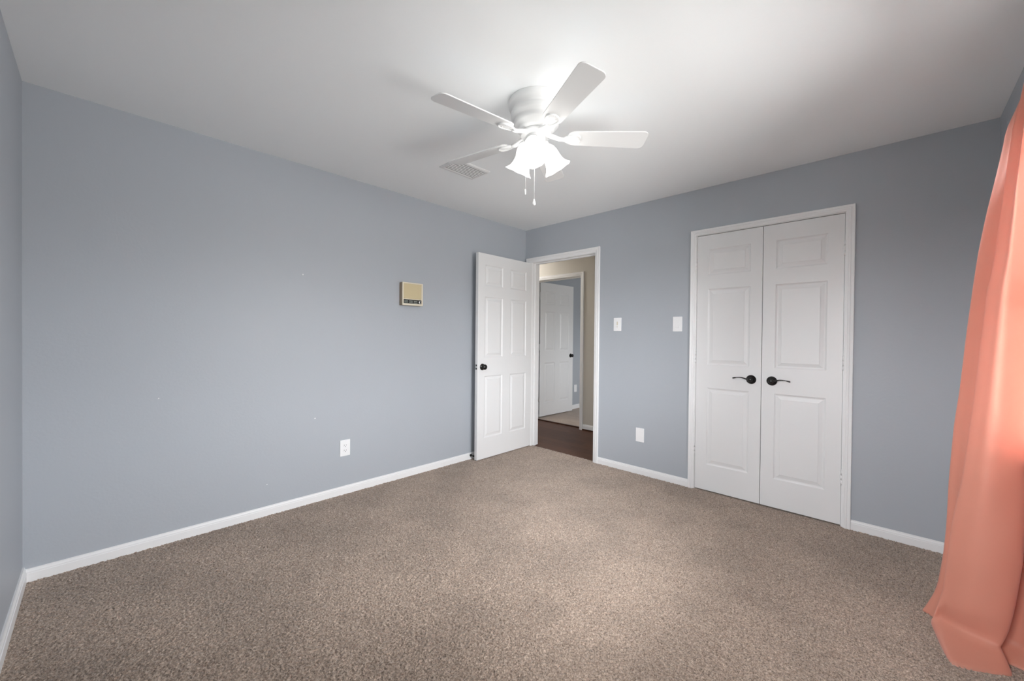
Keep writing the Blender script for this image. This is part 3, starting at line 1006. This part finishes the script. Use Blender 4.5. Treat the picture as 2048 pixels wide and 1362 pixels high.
# ---------------------------------------------------------------- window in the right wall
def window(name, label, x_in, x_out, y0, y1, z0, z1, rz=0.0, loc=(0, 0, 0)):
    e = empty(name, loc, rz)
    tag(e, label, 'window', kind='structure')
    xm = (x_in + x_out) / 2 + 0.02
    def ring(a0, a1, c0, c1, wd, xa, xb):
        b = MB()
        out = [(a0, c0), (a1, c0), (a1, c1), (a0, c1)]
        inn_ = [(a0 + wd, c0 + wd), (a1 - wd, c0 + wd), (a1 - wd, c1 - wd), (a0 + wd, c1 - wd)]
        vs_ = [(xa, y, z) for y, z in out] + [(xa, y, z) for y, z in inn_] + [(xb, y, z) for y, z in inn_] + [(xb, y, z) for y, z in out]
        fs_ = []
        for k in range(4):
            k2_ = (k + 1) % 4
            for i in range(4):
                j = (i + 1) % 4
                fs_.append((k * 4 + i, k * 4 + j, k2_ * 4 + j, k2_ * 4 + i))
        b.add(vs_, fs_)
        return b
    ring(y0, y1, z0, z1, 0.035, xm - 0.03, xm + 0.03).build('window_frame', M_TRIM, e)
    zm = (z0 + z1) / 2
    for a, c in ((z0 + 0.035, zm + 0.015), (zm - 0.015, z1 - 0.035)):
        xo = -0.012 if a < zm - 0.1 else 0.012
        s = ring(y0 + 0.035, y1 - 0.035, a, c, 0.03, xm + xo - 0.01, xm + xo + 0.01).build('sash', M_TRIM, e)
        g = MB(); g.box((xm + xo - 0.002, y0 + 0.065, a + 0.03), (xm + xo + 0.002, y1 - 0.065, c - 0.03))
        g.build('pane', M_GLASS, s)
    return e
window('window_1', 'white sash window mostly out of view behind the curtain', W, W + 0.14, *WIN)
window('added_window_2', 'unseen white sash window added to light the far room', 2.6, 2.7, 2.1, 3.1, 0.9, 2.0)  # added out of view to give the far room daylight
# local x points out of the room (-y), local y along +x
window('added_window_3', 'unseen white sash window added behind the camera for its light', 0, 0.10, WIN_ADDED[0], WIN_ADDED[1], WIN_ADDED[2], WIN_ADDED[3], math.radians(-90), (0, -L, 0))  # added, unseen; lights the back wall, closet and curtain
b = MB(); b.box((W - 0.035, WIN[0] - 0.03, WIN[2] - 0.018), (W + 0.07, WIN[1] + 0.0, WIN[2]))
b.build('window_sill', M_TRIM, bpy.data.objects['window_1'], bevel=0.004)

def portal(name, loc, rot_, sx, sy):
    ld = bpy.data.lights.new(name, 'AREA')
    ld.shape = 'RECTANGLE'
    ld.size = sx
    ld.size_y = sy
    ld.cycles.is_portal = True
    o = bpy.data.objects.new(name, ld)
    o.location = loc
    o.rotation_euler = rot_
    C.objects.link(o)
portal('daylight_portal', (W + 0.135, (WIN[0] + WIN[1]) / 2, (WIN[2] + WIN[3]) / 2), (0, math.radians(90), 0), WIN[3] - WIN[2], WIN[1] - WIN[0])
portal('daylight_portal_front', ((WIN_ADDED[0] + WIN_ADDED[1]) / 2, -L - 0.097, (WIN_ADDED[2] + WIN_ADDED[3]) / 2), (math.radians(90), 0, 0), WIN_ADDED[1] - WIN_ADDED[0], WIN_ADDED[3] - WIN_ADDED[2])
portal('daylight_portal_far', (2.695, 2.6, 1.45), (0, math.radians(90), 0), 1.1, 1.0)

# hall ceiling light added out of the camera's view to brighten the hallway
hl = empty('added_hall_light', (-1.25, 0.6, H))
tag(hl, 'added round flush ceiling light brightening the hallway, out of view', 'ceiling light')
b = MB(); b.lathe([(0, 0.0005), (0.13, 0.0005), (0.135, -0.006), (0.13, -0.022), (0, -0.022)], 32)
b.build('base', M_METAL, hl)
M_HALL = mat('added_hall_glow', (0.9, 0.9, 0.88), 0.4, 0.5, emit=((1.0, 0.97, 0.93), 80.0))
b = MB(); b.lathe([(0.122, -0.021), (0.120, -0.045), (0.100, -0.070), (0.06, -0.088), (0, -0.095)], 32)
b.build('glass_dome', M_HALL, hl)

# ---------------------------------------------------------------- coral curtain
def interp(tab, z):
    """tab: list of (z, value) ascending"""
    if z <= tab[0][0]: return tab[0][1]
    for (a, va), (c, vc) in zip(tab[:-1], tab[1:]):
        if z <= c:
            t = (z - a) / (c - a)
            return va + (vc - va) * t
    return tab[-1][1]
SIL = [(0.0, 3.159), (0.035, 3.172), (0.087, 3.190), (0.139, 3.203), (0.282, 3.218), (0.397, 3.225), (0.488, 3.228), (0.622, 3.230), (0.70, 3.233), (0.865, 3.241), (1.019, 3.255), (1.147, 3.263),
       (1.296, 3.272), (1.441, 3.283), (1.604, 3.298), (1.763, 3.318), (1.879, 3.335), (2.011, 3.354), (2.064, 3.359), (2.133, 3.381), (2.17, 3.392)]
ARR = [(0.0, 3.192), (0.03, 3.178), (0.06, 3.186), (0.19, 3.210), (0.489, 3.230), (0.67, 3.254), (1.0, 3.280), (1.056, 3.284), (1.406, 3.305), (1.555, 3.322), (1.813, 3.340), (2.013, 3.355), (2.08, 3.366), (2.17, 3.378)]
RGT = [(0.0, 3.38), (0.052, 3.359), (0.109, 3.376), (0.212, 3.391), (0.312, 3.401), (0.391, 3.409), (0.8, 3.418), (1.6, 3.414), (2.17, 3.405)]
def tracks(z):
    sil, arr, rg = interp(SIL, z), interp(ARR, z), interp(RGT, z)
    low = max(0.0, 1 - z / 0.055)               # the hem kicks out along the floor
    g = min(1.0, max(0.0, (z - 1.7) / 0.45))    # gathered at the rod
    ya = interp([(0, -0.955), (0.03, -0.931), (0.5, -0.959), (1.0, -0.99), (1.55, -1.023), (2.17, -1.06)], z)
    tuck = 0.030 * math.exp(-((z - 0.065) / 0.045) ** 2)   # cloth folds under itself just above the hem
    ya += tuck * 0.25
    ys = -0.78 - 0.05 * z
    yr = interp([(0, -1.066), (0.052, -0.98), (0.4, -0.975), (1.0, -0.95), (1.8, -0.97), (2.17, -1.06)], z)
    t = [
        (3.436, ys + 0.12),
        (max(3.35, sil + 0.045), ys + 0.09),
        (max((sil + 3.30) / 2 + 0.01, sil + 0.022), ys + 0.045),
        (sil, ys),
        (sil + 0.022, ys - 0.030),
        (max(arr, sil) + 0.034 - 0.012 * g, (ys + ya) / 2 - 0.015),
        (arr + 0.014, ya + 0.026),
        (arr, ya),
        (arr + 0.022 + low * 0.006, ya - 0.020 - low * 0.170 + tuck),
        ((arr * 2 + rg) / 3 + 0.004, ya - 0.040 + (yr - ya) * 0.2 - low * 0.135 + tuck),
        ((arr + rg * 2) / 3, ya - 0.030 + (yr - ya) * 0.7 - low * 0.055 + tuck * 0.8),
        (rg, yr),
        (rg - 0.010, yr + 0.050),
        (rg + 0.005, yr + 0.075),
        (3.430, yr + 0.055),
        (3.434, yr - 0.010),
        (3.428, yr - 0.045),
        (3.408, yr - 0.080),
        (3.412, yr - 0.115),
        (3.430, yr - 0.125),
    ]
    return t
def catmull(P, i, t):
    p0 = P[max(i - 1, 0)]; p1 = P[i]; p2 = P[min(i + 1, len(P) - 1)]; p3 = P[min(i + 2, len(P) - 1)]
    o_ = []
    for a, b_, c_, d_ in zip(p0, p1, p2, p3):
        o_.append(0.5 * ((2 * b_) + (-a + c_) * t + (2 * a - 5 * b_ + 4 * c_ - d_) * t * t + (-a + 3 * b_ - 3 * c_ + d_) * t ** 3))
    return o_
zs_ = [0.003, 0.010, 0.018, 0.028, 0.040, 0.052, 0.068, 0.09] + [0.12 + 0.035 * i for i in range(58)] + [2.17]
zs_ = [z for z in zs_ if z <= 2.171]
SUB = 5
vs_, fs_ = [], []
ncol = None
for ri, z in enumerate(zs_):
    T = tracks(z)
    row = []
    for i in range(len(T) - 1):
        for k in range(SUB):
            x, y = catmull(T, i, k / SUB)
            row.append((x, y))
    row.append(T[-1])
    ncol = len(row)
    for ci, (x, y) in enumerate(row):
        nzv = noise.noise(Vector((x * 6, y * 6, z * 3.2))) * 0.006 * (1 if 0.1 < z < 2.0 else 0.4)
        nz2 = noise.noise(Vector((x * 14 + 7, y * 14, z * 11))) * 0.002
        xx = min(x + nzv * 0.4, W - 0.006)
        vs_.append((xx, y + nzv + nz2, z))
for r in range(len(zs_) - 1):
    for c in range(ncol - 1):
        fs_.append((r * ncol + c, r * ncol + c + 1, (r + 1) * ncol + c + 1, (r + 1) * ncol + c))
b = MB(); b.add(vs_, fs_, True)
cu = b.build('curtain', M_CURTAIN)
tag(cu, 'long coral satin curtain pooling on the carpet beside the window', 'curtain')
sd = cu.modifiers.new('cloth_thickness', 'SOLIDIFY')
sd.thickness = 0.0012
sd.offset = 0

rod = empty('curtain_rod', (3.424, -0.70, 2.195))
tag(rod, 'thin white curtain rod holding the coral curtain', 'curtain rod')
b = MB(); b.tube([(0, 0.02, 0), (0, -2.0, 0)], 0.006, 12)
b.build('pole', M_FAN, rod)
for yy in (0.0, -1.98):
    b = MB(); b.box((0.0, yy - 0.006, -0.008), (W - 3.424 + 0.0005, yy + 0.006, 0.008))
    b.build('bracket', M_FAN, rod)
